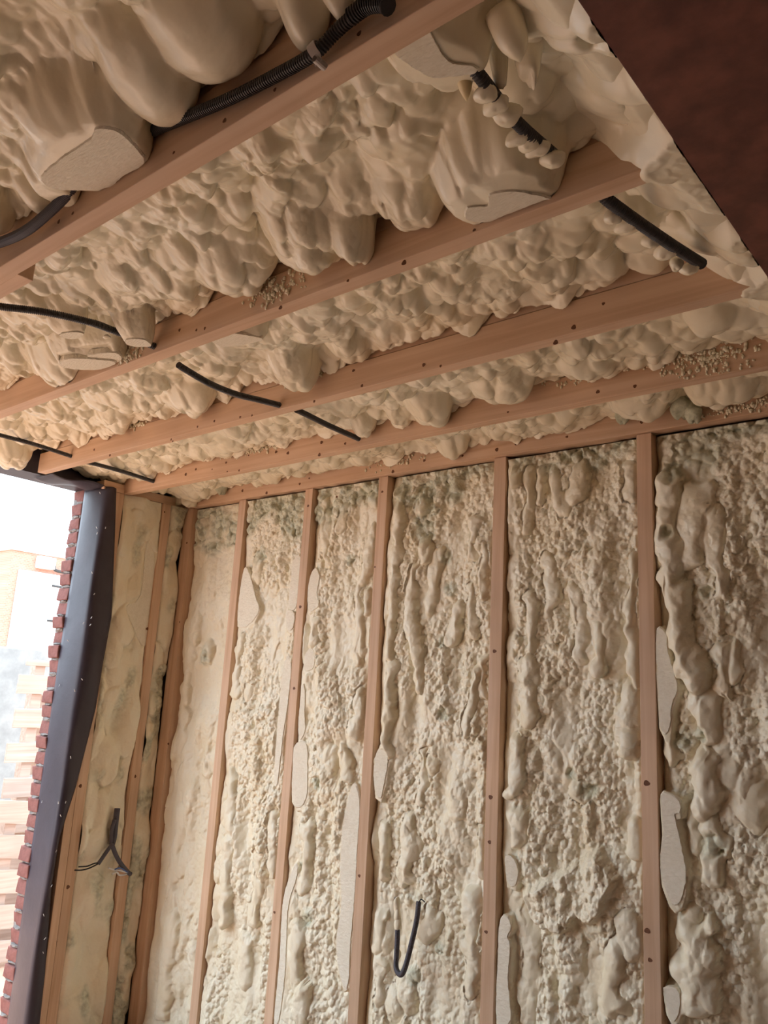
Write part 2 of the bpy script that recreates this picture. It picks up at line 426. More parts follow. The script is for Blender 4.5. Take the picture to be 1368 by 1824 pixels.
# ------------------------------------------------------------------ sprayed foam: height fields of overlapping lumps
def vnoise(U, V, su, sv, seed):
    r_ = np.random.RandomState(seed)
    a = U / su; b = V / sv
    ia = np.floor(a).astype(int); ib = np.floor(b).astype(int)
    fa = a - ia; fb = b - ib
    fa = fa * fa * (3 - 2 * fa); fb = fb * fb * (3 - 2 * fb)
    T = r_.rand(64, 512)
    g = lambda i, j: T[i % 64, j % 512]
    return (g(ia, ib) * (1 - fa) + g(ia + 1, ib) * fa) * (1 - fb) + (g(ia, ib + 1) * (1 - fa) + g(ia + 1, ib + 1) * fa) * fb
class Field:
    def __init__(s, u0, u1, v0, v1, res, seed):
        s.u = np.linspace(u0, u1, max(3, int(round((u1 - u0) / res)) + 1)); s.v = np.linspace(v0, v1, max(3, int(round((v1 - v0) / res)) + 1))
        s.U, s.V = np.meshgrid(s.u, s.v, indexing='ij')
        s.seed = seed; s.res = res; s.b = (u0, u1, v0, v1)
        s.UW, s.VW, s.wa = s.U, s.V, 0.0
    def warp(s, amp, scale):
        f = lambda k: (vnoise(s.U + 9, s.V + 9, scale, scale, s.seed + k) + .5 * vnoise(s.U + 9, s.V + 9, scale * .45, scale * .45, s.seed + k + 5) - .75)
        s.UW = s.U + amp * f(71); s.VW = s.V + amp * f(83); s.wa = amp
    def win(s, cu, cv, r):
        i0, i1 = np.searchsorted(s.u, [cu - r, cu + r]); j0, j1 = np.searchsorted(s.v, [cv - r, cv + r])
        return slice(i0, i1), slice(j0, j1)
    def lump(s, out, cu, cv, ru, rv, ang, off, amp, pw=0.5):
        w = s.win(cu, cv, max(ru, rv) + s.wa)
        du = s.UW[w] - cu; dv = s.VW[w] - cv
        if du.size == 0: return
        ca, sa = math.cos(ang), math.sin(ang)
        d2 = ((du * ca + dv * sa) / ru) ** 2 + ((dv * ca - du * sa) / rv) ** 2
        val = np.where(d2 < 1, off + amp * np.clip(1 - d2, 0, 1) ** pw, -9)
        np.maximum(out[w], val, out=out[w])
    def cells(s, sp, amp, rf=(0.8, 1.2), asp=1.0, ang=0.0, jang=0.5, voff=0.5, seed=0):
        """dense cover of overlapping pillows; returns heights"""
        r_ = random.Random(s.seed * 131 + seed)
        out = np.zeros_like(s.U)
        u0, u1, v0, v1 = s.b
        a = sp; b = sp * asp
        nu = int((u1 - u0) / a) + 2; nv = int((v1 - v0) / b) + 2
        for i in range(nu):
            for j in range(nv):
                cu = u0 + (i + r_.uniform(-.45, .45) + .5 * (j % 2)) * a; cv = v0 + (j + r_.uniform(-.45, .45)) * b
                f = r_.uniform(*rf)
                s.lump(out, cu, cv, a * f, b * f, ang + r_.uniform(-jang, jang), amp * r_.uniform(-voff, voff), amp * f)
        return out
    def rope(s, pts, rad, wob=0.25, seed=0):
        """distance-based rounded ridge: returns (height 0..rad, inside mask)"""
        P = np.array(pts, float)
        lo = P.min(0) - rad * 1.4 - s.wa; hi = P.max(0) + rad * 1.4 + s.wa
        i0, i1 = np.searchsorted(s.u, [lo[0], hi[0]]); j0, j1 = np.searchsorted(s.v, [lo[1], hi[1]])
        w = (slice(i0, i1), slice(j0, j1))
        X, Y = s.UW[w], s.VW[w]
        best = np.full(X.shape, 9.0)
        for p, q in zip(P[:-1], P[1:]):
            d = q - p; L2 = d @ d + 1e-12
            t = np.clip(((X - p[0]) * d[0] + (Y - p[1]) * d[1]) / L2, 0, 1)
            best = np.minimum(best, np.hypot(X - p[0] - t * d[0], Y - p[1] - t * d[1]))
        r = rad * (1 + wob * 2 * (vnoise(X + 5, Y + 5, 0.05, 0.055, s.seed + seed) - .5))
        return w, np.sqrt(np.clip(1 - (best / r) ** 2, 0, 1)), best < r
    def polymask(s, poly, grow=0.0):
        """signed-ish mask: 1 inside polygon"""
        P = np.array(poly, float)
        ins = np.zeros(s.U.shape, bool)
        n = len(P)
        for k in range(n):
            x0, y0 = P[k]; x1, y1 = P[(k + 1) % n]
            if y0 == y1: continue
            c = ((y0 > s.V) != (y1 > s.V)) & (s.U < (x1 - x0) * (s.V - y0) / (y1 - y0) + x0)
            ins ^= c
        dist = np.full(s.U.shape, 9.0)
        for k in range(n):
            p, q = P[k], P[(k + 1) % n]; d = q - p; L2 = d @ d + 1e-12
            t = np.clip(((s.U - p[0]) * d[0] + (s.V - p[1]) * d[1]) / L2, 0, 1)
            dist = np.minimum(dist, np.hypot(s.U - p[0] - t * d[0], s.V - p[1] - t * d[1]))
        return ins, np.where(ins, -dist, dist)

def slab(name, poly2, to3, nrm, parent, thick=0.03, seed=0, mat=None, lab=None, bulge=0.0012, step=0.012):
    """cut face of trimmed foam: a slab with a ragged outline; poly2 in plane coordinates, to3(u, v, d) with d out of the surface"""
    r_ = random.Random(seed)
    P = np.array(poly2, float); n = len(P); out = []
    for k in range(n):
        p0, p1, p2, p3 = P[k - 1], P[k], P[(k + 1) % n], P[(k + 2) % n]
        m = max(2, int(np.linalg.norm(p2 - p1) / step))
        for t in np.linspace(0, 1, m, endpoint=False):
            c = 0.5 * (2 * p1 + (p2 - p0) * t + (2 * p0 - 5 * p1 + 4 * p2 - p3) * t * t + (3 * p1 - p0 - 3 * p2 + p3) * t ** 3)
            out.append(c + np.array([r_.uniform(-1, 1), r_.uniform(-1, 1)]) * step * 0.13)
    out = np.array(out); N = len(out)
    cen = out.mean(0)
    inn = cen + (out - cen) * 0.97
    V = [to3(u, v, -thick) for u, v in out] + [to3(u, v, -0.003) for u, v in out] + [to3(u, v, bulge) for u, v in inn]
    F = [tuple(range(2 * N, 3 * N))]
    for k in range(N):
        k2 = (k + 1) % N
        F.append((k, k2, N + k2, N + k)); F.append((N + k, N + k2, 2 * N + k2, 2 * N + k))
    if nrm: F = [f[::-1] for f in F]
    o = mesh_obj(name, V, F, mat or CUT, parent)
    if lab: o['label'] = lab
    return o

def wall_pt(px, py):        # pixel of the photograph -> (x, z) on the stud face plane
    p = on_y(px, py, YB); return (p[0], p[2])
def WP(ox, oy, sc, pts):
    return [wall_pt(ox + x * sc, oy + y * sc) for x, y in pts]

def wall_bay(x0, x1, lab, seed, ropes=(), cuts=(), greens=(), base=-0.040, pop=1.0, top=0.2, res=0.0036, smooth_l=0.06, lumps=(), z0=0.0, shelf=None, recess=()):
    F = Field(x0, x1, z0, H - 0.002, res, seed)
    F.warp(0.020, 0.045)
    U, V = F.U, F.V
    h = np.full(U.shape, base)
    h += 0.030 * (vnoise(U + 9, V, 0.22, 0.34, seed + 1) - .5) + 0.022 * (vnoise(U + 9, V, 0.05, 0.30, seed + 2) - .5)
    # medium drips, longer than wide
    med = F.cells(0.046, 0.016, (0.7, 1.15), 2.2, 0.0, 0.3, 0.7, 1) + F.cells(0.030, 0.006, (0.7, 1.2), 1.3, 0.0, 1.0, 0.6, 11)
    mk = np.clip((vnoise(U + 9, V, 0.12, 0.2, seed + 3) - .25) * 2.2, 0.15, 1)
    h += med * mk
    pm = np.clip((vnoise(U + 9, V, 0.13, 0.22, seed + 4) - .10) * 2.8, 0.20, 1)       # popcorn strength
    pm *= np.clip((U - x0 - 0.02) / max(smooth_l, .001), 0.1, 1)
    # raw green band below the rim joist
    tb = top * (0.55 + 0.9 * vnoise(U + 9, V * 0 + 3, 0.09, 1, seed + 6))
    g = np.clip((V - (H - tb * .9)) / 0.06, 0, 1) * np.clip((vnoise(F.UW + 9, F.VW, .07, .06, seed + 31) - .15) * 3.4, 0.35, 1)
    for (gx, gz, gr) in greens:
        d = np.hypot(F.UW - gx, F.VW - gz)
        g = np.maximum(g, np.clip((gr - d) / (gr * 0.5), 0, 1) * 0.85)
    raw = F.cells(0.022, 0.022, (0.6, 1.3), 1.1, 0.4, 1.2, 0.9, 9)
    for pts, rad, lift in ropes:
        w, k, ins = F.rope(pts, rad, 0.5, len(pts) + int(rad * 1e4))
        rb = np.median(h[w]) if h[w].size else base
        val = rb - 0.003 + (rad * 0.66 + lift) * k + 0.35 * (med[w] - 0.012)
        h[w] = np.where(ins, np.maximum(h[w], val), h[w])
        pm[w] *= np.where(ins, 0.22, 1)
    for (cx, cz, ru, rv, top_h) in lumps:
        o = np.full(U.shape, -9.0)
        F.lump(o, cx, cz, ru, rv, 0.0, base - .01, top_h - base + .01, 0.5)
        pm *= np.where(o > h, 0.35, 1)
        h = np.maximum(h, o)
    for poly, dep in recess:
        ins, sd = F.polymask(poly)
        h += -dep * np.clip((0.02 - sd) / 0.04, 0, 1)
    if shelf:
        ins, sd = F.polymask(shelf)
        lift = np.clip((0.010 - sd) / 0.022, 0, 1)
        h += 0.040 * lift
    F.wa, UW_, VW_ = 0.004, F.UW, F.VW
    F.UW, F.VW = U + .2 * (F.UW - U), V + .2 * (F.VW - V)
    pc = F.cells(0.0145, 0.0110, (0.70, 1.35), 1.0, 0.0, 1.5, 0.5, 2)
    F.UW, F.VW = UW_, VW_
    wr = vnoise(F.UW + 9, F.VW, 0.006, 0.010, seed + 12) - .5
    h += pop * pm * (1.1 * pc + 0.0015 * wr) + 0.0035 * (vnoise(F.UW + 9, F.VW, .02, .03, seed + 13) - .5)
    h = h * (1 - g * .6) + g * (base * .6 - 0.03 + raw * 1.3) * .6 + g * .0
    # dip where the foam meets the studs
    e = np.minimum(U - x0, x1 - U)
    h -= 0.012 * np.clip(1 - e / 0.012, 0, 1)
    for poly in cuts:
        ins, sd = F.polymask(poly)
        k = np.clip((0.016 - sd) / 0.014, 0, 1); k = k * k * (3 - 2 * k)
        h = np.where(sd < 0.016, h * (1 - k) + (-0.004) * k, h)
    h = np.clip(h, -0.11, 0.035)
    Z = V - 0.35 * (h - base)
    Z = np.clip(Z, 0.0, H - 0.001)
    P = np.stack([U, YB - h, Z], -1)
    o = grid_obj('spray_foam', P, FOAM_W, None, {'green': np.clip(g, 0, 1), 'pop': np.clip(pm * pop, 0, 1)})
    tag(o, lab, 'foam insulation', 'foam infill between the back wall studs')
    for k, poly in enumerate(cuts):
        slab('cut_face', poly, lambda u, v, d: (u, YB - d + 0.0015, v), False, o, 0.02, seed * 10 + k, lab='flat trimmed foam')
    return o

C7 = lambda pts: WP(400, 850, 0.3655, pts)
C8 = lambda pts: WP(400, 1320, 0.3655, pts)
D1 = lambda pts: WP(860, 780, 0.3713, pts)
D2 = lambda pts: WP(860, 1300, 0.3713, pts)
PX = lambda pts: [wall_pt(*p) for p in pts]
def G(px, py, r): p = wall_pt(px, py); return (p[0], p[1], r)
def LP(px, py, ru, rv, t): p = wall_pt(px, py); return (p[0], p[1], ru, rv, t)

wall_bay(-3.822, -3.418, 'smooth cream wall foam between the corner stud and the first stud', 11, base=-0.045, pop=0.45, top=0.30, res=0.0045, smooth_l=0.25,
         greens=[G(358, 1165, .07), G(385, 930, .11), G(400, 960, .06), G(352, 960, .05)],
         ropes=[(PX([(318, 1440), (300, 1560), (285, 1700)]), .045, -.01), (PX([(325, 1180), (315, 1300), (312, 1370)]), .04, -.01), (PX([(300, 1640), (285, 1800)]), .05, 0)],
         lumps=[LP(362, 1160, .05, .07, .0)])
wall_bay(-3.362, -2.905, 'wall foam with flat trimmed patches between the first and second studs', 12, base=-0.035, pop=1.1, top=0.24,
         greens=[G(460, 985, .06), G(500, 900, .10)],
         cuts=[C7([(95, 440), (125, 480), (150, 580), (168, 640), (140, 700), (90, 735), (62, 715), (68, 600)]),
               C7([(335, 400), (368, 385), (362, 520), (345, 640), (312, 630), (320, 520)]),
               C7([(305, 650), (340, 665), (330, 740), (300, 735)]),
               C7([(292, 890), (325, 905), (308, 1100), (285, 1250), (272, 1368), (256, 1500), (240, 1480), (262, 1150)])],
         ropes=[(C7([(85, 760), (60, 900), (50, 1040)]), .035, .0), (C8([(30, 200), (20, 330), (30, 420)]), .05, .0), (C8([(20, 480), (10, 560), (10, 720), (5, 860)]), .045, 0.0),
                (C8([(160, 560), (150, 700), (130, 860)]), .035, 0), (C8([(90, 980), (80, 1160)]), .04, 0), (C8([(235, 350), (225, 500), (222, 640)]), .028, 0.005)],
         lumps=[LP(455, 1010, .05, .10, -.005), LP(440, 1230, .05, .08, -.005)])
wall_bay(-2.852, -2.417, 'wall foam with long trimmed strip between the second and third studs', 13, base=-0.035, pop=1.1, top=0.20,
         greens=[G(610, 890, .07), G(585, 905, .06), G(565, 1390, .04), G(545, 1630, .05), G(620, 995, .04)],
         cuts=[C7([(440, 440), (462, 480), (450, 560), (455, 630), (410, 650), (404, 560), (418, 480)]),
               C7([(392, 865), (425, 832), (440, 890), (425, 935), (385, 938)]),
               C7([(378, 1010), (392, 1060), (388, 1150), (392, 1230), (378, 1270), (362, 1280), (360, 1180)]),
               C8([(340, 20), (398, 10), (404, 150), (402, 250), (385, 308), (352, 328), (328, 285), (330, 140)]),
               C8([(628, 205), (658, 275), (648, 500), (630, 800), (612, 1000), (603, 1190), (580, 1208), (548, 1090), (545, 960), (568, 800), (563, 600), (575, 400), (598, 290)]),
               C8([(340, 600), (355, 640), (310, 800), (300, 1000), (290, 1170), (262, 1370), (240, 1370), (268, 1050), (275, 900), (290, 740)])],
         ropes=[(C7([(470, 80), (470, 250), (490, 400)]), .028, .01), (C7([(590, 130), (560, 240)]), .035, 0), (C7([(720, 240), (690, 420), (640, 560), (650, 700), (640, 900)]), .028, .008),
                (C7([(690, 550), (680, 650)]), .02, .012), (C7([(440, 700), (430, 790)]), .03, .008), (C7([(660, 1040), (630, 1240)]), .032, .01),
                (C8([(390, 400), (390, 560), (370, 700)]), .036, 0.005), (C8([(350, 900), (345, 1100), (340, 1160)]), .04, .005), (C8([(380, 1190), (370, 1300)]), .045, .005), (C8([(575, 40), (590, 160)]), .03, .01)],
         lumps=[LP(575, 950, .05, .12, -.005)])
wall_bay(-2.362, -1.783, 'wall foam with hanging conduit and long drip ropes, between third and fourth studs', 14, base=-0.045, pop=1.1, top=0.15,
         greens=[G(755, 940, .07), G(745, 925, .05), G(790, 990, .04), G(795, 1045, .04), G(782, 1140, .03), G(788, 1262, .035), G(775, 1690, .03), G(730, 1740, .04), G(800, 870, .08), G(765, 905, .05)],
         cuts=[C8([(745, 40), (782, 25), (795, 100), (778, 200), (760, 280), (735, 260), (725, 150)])],
         ropes=[(C7([(850, 60), (855, 250), (840, 420), (825, 560), (815, 700), (805, 860)]), .030, .018), (C7([(820, 900), (810, 1000), (795, 1130), (790, 1290), (760, 1368)]), .034, .018),
                (C7([(935, 70), (960, 160)]), .035, .012), (C7([(920, 430), (905, 560), (895, 700), (935, 850), (950, 1010)]), .032, .010), (C7([(1030, 360), (1005, 520), (985, 640)]), .028, .006),
                (C7([(965, 300), (975, 390)]), .030, .016), (C7([(1125, 620), (1110, 740), (1090, 800)]), .030, .008), (C7([(1210, 200), (1195, 380)]), .030, .006), (C7([(1190, 520), (1185, 640), (1200, 740)]), .026, .006),
                (C7([(1225, 940), (1200, 1100), (1175, 1230)]), .028, .014), (C7([(1250, 880), (1245, 1040)]), .022, .012), (C7([(1260, 320), (1250, 560)]), .022, .006),
                (C8([(875, 400), (885, 500), (865, 640)]), .048, .004), (C8([(960, 40), (950, 200), (925, 300)]), .026, .006), (C8([(770, 420), (755, 640)]), .035, .010), (C8([(745, 860), (730, 1000)]), .032, .0),
                (C8([(1190, 760), (1200, 960), (1195, 1200)]), .040, .006), (C8([(1245, 420), (1235, 640)]), .026, .010), (C8([(745, 1080), (735, 1250)]), .03, .0), (C8([(990, 860), (960, 940)]), .05, .0)],
         lumps=[LP(680 + 15, 1790, .06, .08, -.01), LP(715, 1770, .06, .09, -.012), LP(765, 1360, .04, .05, -.01)])
wall_bay(-1.726, -1.164, 'wall foam with green knob and overhanging bulge, between fourth and fifth studs', 15, base=-0.045, pop=1.15, top=0.10,
         greens=[G(1042, 1402, .05), G(1060, 815, .06), G(1000, 805, .05), G(1015, 1375, .03)],
         cuts=[D2([(82, 905), (118, 892), (135, 940), (115, 985), (130, 1040), (120, 1200), (132, 1400), (66, 1400), (70, 1100)]),
               D2([(106, 605), (148, 620), (168, 680), (155, 750), (118, 735)])],
         ropes=[(D1([(150, 140), (160, 200)]), .025, .015), (D1([(215, 140), (205, 320), (200, 440)]), .022, .008), (D1([(265, 140), (260, 300)]), .024, .010),
                (D1([(330, 150), (370, 330)]), .035, .004), (D1([(450, 160), (440, 260)]), .045, .004), (D1([(215, 760), (225, 900), (215, 1000)]), .030, .010), (D1([(215, 1040), (215, 1180), (220, 1320)]), .042, .010),
                (D1([(700, 120), (705, 260)]), .03, .01), (D1([(720, 570), (700, 720), (695, 900), (710, 1080), (735, 1180)]), .024, .016), (D1([(700, 1200), (690, 1400)]), .05, .006),
                (D1([(410, 720), (470, 860), (455, 1040)]), .026, .006), (D1([(540, 880), (545, 1100)]), .022, .004), (D1([(300, 820), (330, 760), (300, 560)]), .028, .004),
                (D2([(160, 60), (170, 180), (140, 260)]), .045, .012), (D2([(160, 420), (155, 520)]), .04, .006), (D2([(150, 800), (190, 900), (200, 1100), (190, 1380)]), .045, -.012),
                (D2([(690, 20), (680, 80)]), .045, .008), (D2([(715, 440), (720, 580)]), .030, .008), (D2([(640, 1050), (610, 1200), (640, 1300)]), .045, .004), (D2([(690, 900), (700, 1010)]), .045, .0)],
         shelf=D2([(180, 760), (300, 700), (420, 640), (540, 560), (640, 700), (560, 860), (520, 910), (440, 880), (420, 935), (360, 930), (300, 945), (220, 890)]),
         lumps=[LP(1030, 1405, .055, .055, -.012)])
wall_bay(-1.107, -0.520, 'wall foam with thick slanting drip rope, beyond the coarse-grained stud', 16, base=-0.055, pop=1.2, top=0.10,
         greens=[G(1240, 790, .12), G(1192, 830, .05), G(1250, 1050, .03), G(1268, 1500, .05), G(1215, 1310, .04), G(1190, 940, .03), G(1245, 1300, .04)],
         cuts=[D1([(835, 912), (878, 938), (888, 1030), (932, 1190), (905, 1290), (898, 1390), (875, 1425), (848, 1370), (832, 1100)]),
               D2([(850, 310), (890, 302), (945, 340), (945, 395), (918, 402), (945, 520), (975, 690), (965, 770), (948, 830), (920, 848), (895, 820), (858, 720), (850, 600), (862, 480)]),
               D2([(866, 1240), (905, 1232), (943, 1262), (938, 1360), (915, 1402), (882, 1340)])],
         ropes=[(D1([(870, 350), (880, 480), (905, 620), (925, 780), (950, 940), (985, 1080), (1010, 1160)]), .050, .030), (D1([(1010, 270), (1015, 420), (1010, 540)]), .060, .002),
                (D1([(1110, 350), (1105, 560), (1150, 720)]), .035, .010), (D1([(1130, 1000), (1150, 1200)]), .035, .006), (D1([(1040, 1230), (1055, 1400)]), .040, .010), (D1([(1190, 1000), (1200, 1140)]), .028, .004),
                (D2([(1040, 120), (1060, 220), (1050, 340)]), .050, .014), (D2([(1000, 430), (1015, 560)]), .036, .004), (D2([(1100, 480), (1110, 560), (1100, 660)]), .05, .01), (D2([(960, 880), (980, 980)]), .04, .005),
                (D2([(1010, 1000), (1010, 1120), (1000, 1240)]), .075, .010), (D2([(890, 20), (900, 120)]), .035, .01), (D1([(880, 200), (890, 340)]), .04, .004)],
         lumps=[LP(1330, 1430, .07, .10, -.02)])
wall_bay(-0.465, 0.20, 'wall foam beyond the stud under the steel beam', 17, base=-0.05, res=0.012)

# left wall foam (faces +X): between jamb stud and left stud, and between left stud and the corner
def left_bay(y0, y1, lab, seed, base, pop, gr, gband, res=0.005, cuts=()):
    F = Field(y0, y1, 0.0, H - 0.002, res, seed)
    F.warp(0.014, 0.05)
    U, V = F.U, F.V
    h = np.full(U.shape, base) + 0.034 * (vnoise(U + 9, V, 0.12, 0.25, seed) - .5) + 0.026 * (vnoise(U + 9, V, 0.05, 0.09, seed + 1) - .5)
    h += F.cells(0.075, 0.026, (0.7, 1.2), 1.6, 0, .3, .8, 1) * np.clip(vnoise(U + 9, V, .1, .2, seed + 2) * 1.4, .1, 1)
    g = np.clip((vnoise(F.UW + 9, F.VW, 0.06, 0.13, seed + 3) - gband) * 4, 0, 1) * gr
    raw = F.cells(0.025, 0.016, (0.6, 1.3), 1.4, 0.4, 1.2, 0.9, 9)
    h += g * (raw - 0.015) + pop * F.cells(0.018, 0.006, (.8, 1.2), 1, 0, 1, .5, 4)
    h -= 0.015 * np.clip(1 - np.minimum(U - y0, y1 - U) / 0.012, 0, 1)
    h = np.clip(h, -0.10, 0.03)
    for poly in cuts:
        ins, sd = F.polymask(poly); k = np.clip((0.016 - sd) / 0.014, 0, 1)
        h = np.where(sd < 0.016, h * (1 - k) + (-0.004) * k, h)
    P = np.stack([XL + h, U, V], -1)
    o = grid_obj('spray_foam', P, FOAM_W, None, {'green': g, 'pop': np.full(U.shape, 0.25) + g * .6})
    tag(o, lab, 'foam insulation', 'foam infill in the left wall')
    for k, poly in enumerate(cuts):
        slab('cut_face', poly, lambda u, v, d: (XL + d - 0.0015, u, v), True, o, 0.02, seed * 10 + k, lab='flat trimmed foam')
    return o
def lw(px, py): p = on_x(px, py, XL); return (p[1], p[2])
left_bay(2.392, 2.636, 'smooth foam in the left wall beside the dark membrane', 21, -0.018, 0.25, 0.75, 0.62,
         cuts=[[lw(*p) for p in ((262, 965), (275, 985), (273, 1060), (262, 1140), (252, 1150), (232, 1105), (226, 1080), (250, 1060))]])
left_bay(2.690, 2.795, 'narrow grey-green strip of foam in the room corner', 22, -0.012, 0.3, 0.9, 0.35)

# ceiling foam
def ceil_bay(y0, y1, x0, x1, lab, seed, res, base=0.11, l1=(0.072, 0.034), l2=(0.032, 0.024), l3=0.004, smooth_x=-0.95, drips=(), cuts=(), shear=(0.15, 0.45), z_edge=0.0, rough=0.8):
    """heights measured down from the deck level; base = gap between the joist underside and the mean foam skin"""
    F = Field(x0, x1, y0, y1, res, seed)
    F.warp(0.016, 0.06)
    U, V = F.U, F.V
    top = -base                                            # below joist underside = positive
    sm = np.clip((U - smooth_x) / 0.25, 0, 1)              # smoother, puffier towards the beam
    h = np.full(U.shape, top) + 0.030 * (vnoise(U + 9, V + 9, 0.30, 0.22, seed) - .5) + 0.03 * (vnoise(U + 9, V + 9, 0.10, 0.13, seed + 4) - .5)
    a = F.cells(l1[0], l1[1], (0.65, 1.25), 1.25, 0.5, 0.7, 0.55, 1)
    b = F.cells(l2[0], l2[1], (0.6, 1.25), 1.3, 0.5, 0.9, 0.6, 2)
    c = F.cells(0.016, 0.008, (0.7, 1.2), 1.7, 0.7, 0.5, 0.6, 3)
    puff = F.cells(0.075, 0.050, (0.65, 1.15), 1.0, 0.2, 1.0, 0.5, 6)
    wm = np.clip((vnoise(U + 9, V + 9, .10, .10, seed + 8) - .35) * 3, 0.0, 1)
    bm = 0.5 + 0.5 * np.clip((vnoise(U + 9, V + 9, .13, .12, seed + 9) - .25) * 3, 0, 1)
    h += (a + bm * b + wm * c * (l3 / 0.004) * 0.8) * (1 - sm) + (puff + 0.35 * b) * sm
    h += 0.003 * (vnoise(F.UW + 9, F.VW + 9, 0.009, 0.022, seed + 14) - .5) * (1 - sm)
    for (cx, cy, ru, rv, ang, zt, pw) in drips:            # named hanging lobes: zt = height of the tip over the joist underside
        o = np.full(U.shape, -9.0)
        F.lump(o, cx, cy, ru, rv, ang, top - 0.02, -zt - top + 0.02, pw)
        h = np.maximum(h, o + rough * (b - 0.010) * np.clip((o - top) * 20, 0, 1))
    if z_edge:                                            # trimmed strip flush with the beam
        k = np.clip((U - (x1 - z_edge)) / 0.07, 0, 1)
        h = h * (1 - k * .7) + k * .7 * (-0.03 + 0.5 * puff)
    for poly, zc in cuts:
        ins, sd = F.polymask(poly)
        k = np.clip((0.028 - sd) / 0.026, 0, 1); k = k ** 0.5
        h = np.where(sd < 0.028, np.maximum(h * (1 - k) + (-zc - 0.002) * k, np.minimum(h, -zc - 0.002)), h)
        h = np.where(sd < 0.10, np.minimum(h, -zc - 0.003 - 0.25 * np.clip(sd - 0.004, 0, 0.03)), h)
        h = np.where(sd < 0.002, -zc - 0.003, h)
    h = np.clip(h, -0.2, 0.02)
    edge = np.minimum.reduce([V - y0, y1 - V])
    h -= 0.02 * np.clip(1 - edge / 0.014, 0, 1)
    m = (h - top)
    k_edge = np.clip(edge / 0.05, 0, 1)
    P = np.stack([U - shear[0] * m * np.clip((U - x0) / .05, 0, 1) * np.clip((x1 - U) / .05, 0, 1), V + shear[1] * m * k_edge, H - h], -1)
    P[..., 1] = np.clip(P[..., 1], y0 + .002, y1 - .002)
    P[0, :, 2] = DECK - 0.005; P[-1, :, 2] = np.maximum(P[-1, :, 2], H + 0.03)
    o = grid_obj('spray_foam', P, FOAM_C, None, {'green': np.zeros(U.shape), 'pop': wm * (1 - sm) * (rough > 0) + .1}, flip=True)
    tag(o, lab, 'foam insulation', 'foam infill between the ceiling joists')
    for k, (poly, zc) in enumerate(cuts):
        sp = [(u - shear[0] * (-zc - top), min(y1 - .003, v + shear[1] * (-zc - top) * min(1, max(0, min(v - y0, y1 - v) / .05)))) for u, v in poly]
        slab('cut_face', sp, lambda u, v, d, zc=zc: (u, v, H + zc - d), True, o, 0.018, seed * 10 + k, lab='rough sawn foam', step=0.008)
    return o
def cz(px, py, z): p = on_z(px, py, 1.0 + z); return (p[0], p[1])
def cpoly(z, pts): return [cz(x, y, z) for x, y in pts]
def inv_shear(poly, zc, base, y0, y1, shear=(0.15, 0.45)):
    m = -zc + base
    return [(u + shear[0] * m, max(y0 + .004, v - shear[1] * m * min(1, max(0, (y1 - v) / .05)))) for u, v in poly]
def ellipse(cx, cy, a, b, ang, n=12):
    return [(cx + a * math.cos(t) * math.cos(ang) - b * math.sin(t) * math.sin(ang), cy + a * math.cos(t) * math.sin(ang) + b * math.sin(t) * math.cos(ang)) for t in [2 * math.pi * k / n for k in range(n)]]

c1 = cpoly(0.035, [(72, 318), (105, 285), (162, 245), (170, 228), (205, 230), (238, 255), (240, 278), (210, 305), (170, 328), (100, 338)])
ceil_bay(0.295, 0.783, -4.0, -0.46, 'foam overhead before the conduit joist, hanging in smooth lobes', 31, 0.0048, rough=0.0, base=0.175,
         drips=[(-1.44, .66, .16, .13, .2, .02, .35), (-1.21, .66, .10, .13, .3, .05, .4), (-1.05, .66, .12, .12, .2, .06, .4), (-1.62, .68, .07, .10, .3, .03, .4), (-1.72, .70, .06, .08, .2, .05, .4),
                (-0.86, .72, .06, .07, .2, .045, .5), (-0.78, .72, .05, .06, .2, .05, .5), (-1.9, .66, .07, .10, .2, .05, .4)],
         cuts=[(inv_shear(c1, .035, .175, .295, .783), .035)])
c2 = cpoly(0.04, [(712, 90), (728, 72), (768, 55), (790, 85), (800, 110), (845, 118), (848, 130), (800, 138), (762, 136), (725, 118)])
c3 = cpoly(0.012, [(826, 388), (832, 370), (868, 366), (872, 346), (920, 340), (975, 348), (980, 360), (960, 382), (920, 400), (870, 398)])
c4a = cpoly(0.012, [(104, 645), (130, 638), (190, 640), (200, 646), (160, 655), (115, 655)])
c4b = cpoly(0.018, [(160, 632), (205, 628), (210, 638), (180, 645), (160, 642)])
c4c = cpoly(0.012, [(222, 606), (235, 603), (258, 605), (262, 613), (240, 617), (225, 613)])
c4d = cpoly(0.03, [(105, 597), (125, 591), (148, 593), (146, 600), (125, 604)])
q = lambda p, z, b, y0, y1: (inv_shear(p, z, b, y0, y1), z)
bay1 = ceil_bay(0.828, 1.327, -4.0, -0.46, 'lumpy ceiling foam in the bay just beyond the conduit joist', 32, 0.0046, base=0.155,
         drips=[(-.80, 1.23, .16, .13, .1, .0, .4), (-1.33, 1.20, .13, .13, .3, .035, .5), (-1.22, 1.24, .06, .08, .2, .02, .4), (-1.04, 1.23, .10, .09, .1, .045, .5), 
                (-2.62, 1.25, .13, .10, .1, .02, .4), (-1.62, 1.20, .15, .12, .3, .055, .5), (-0.71, .90, .11, .07, .3, .03, .4), 
                (-.60, 1.0, .035, .035, 0, .04, .5), (-.655, .99, .02, .02, 0, .03, .5)],
         cuts=[q(c2, .04, .155, .828, 1.327), q(c3, .012, .155, .828, 1.327), q(c4a, .012, .155, .828, 1.327), q(c4b, .018, .155, .828, 1.327), q(c4c, .012, .155, .828, 1.327), q(c4d, .03, .155, .828, 1.327)], z_edge=0.10)
c5 = cpoly(0.055, [(382, 607), (410, 597), (460, 600), (466, 606), (430, 614), (395, 617)])
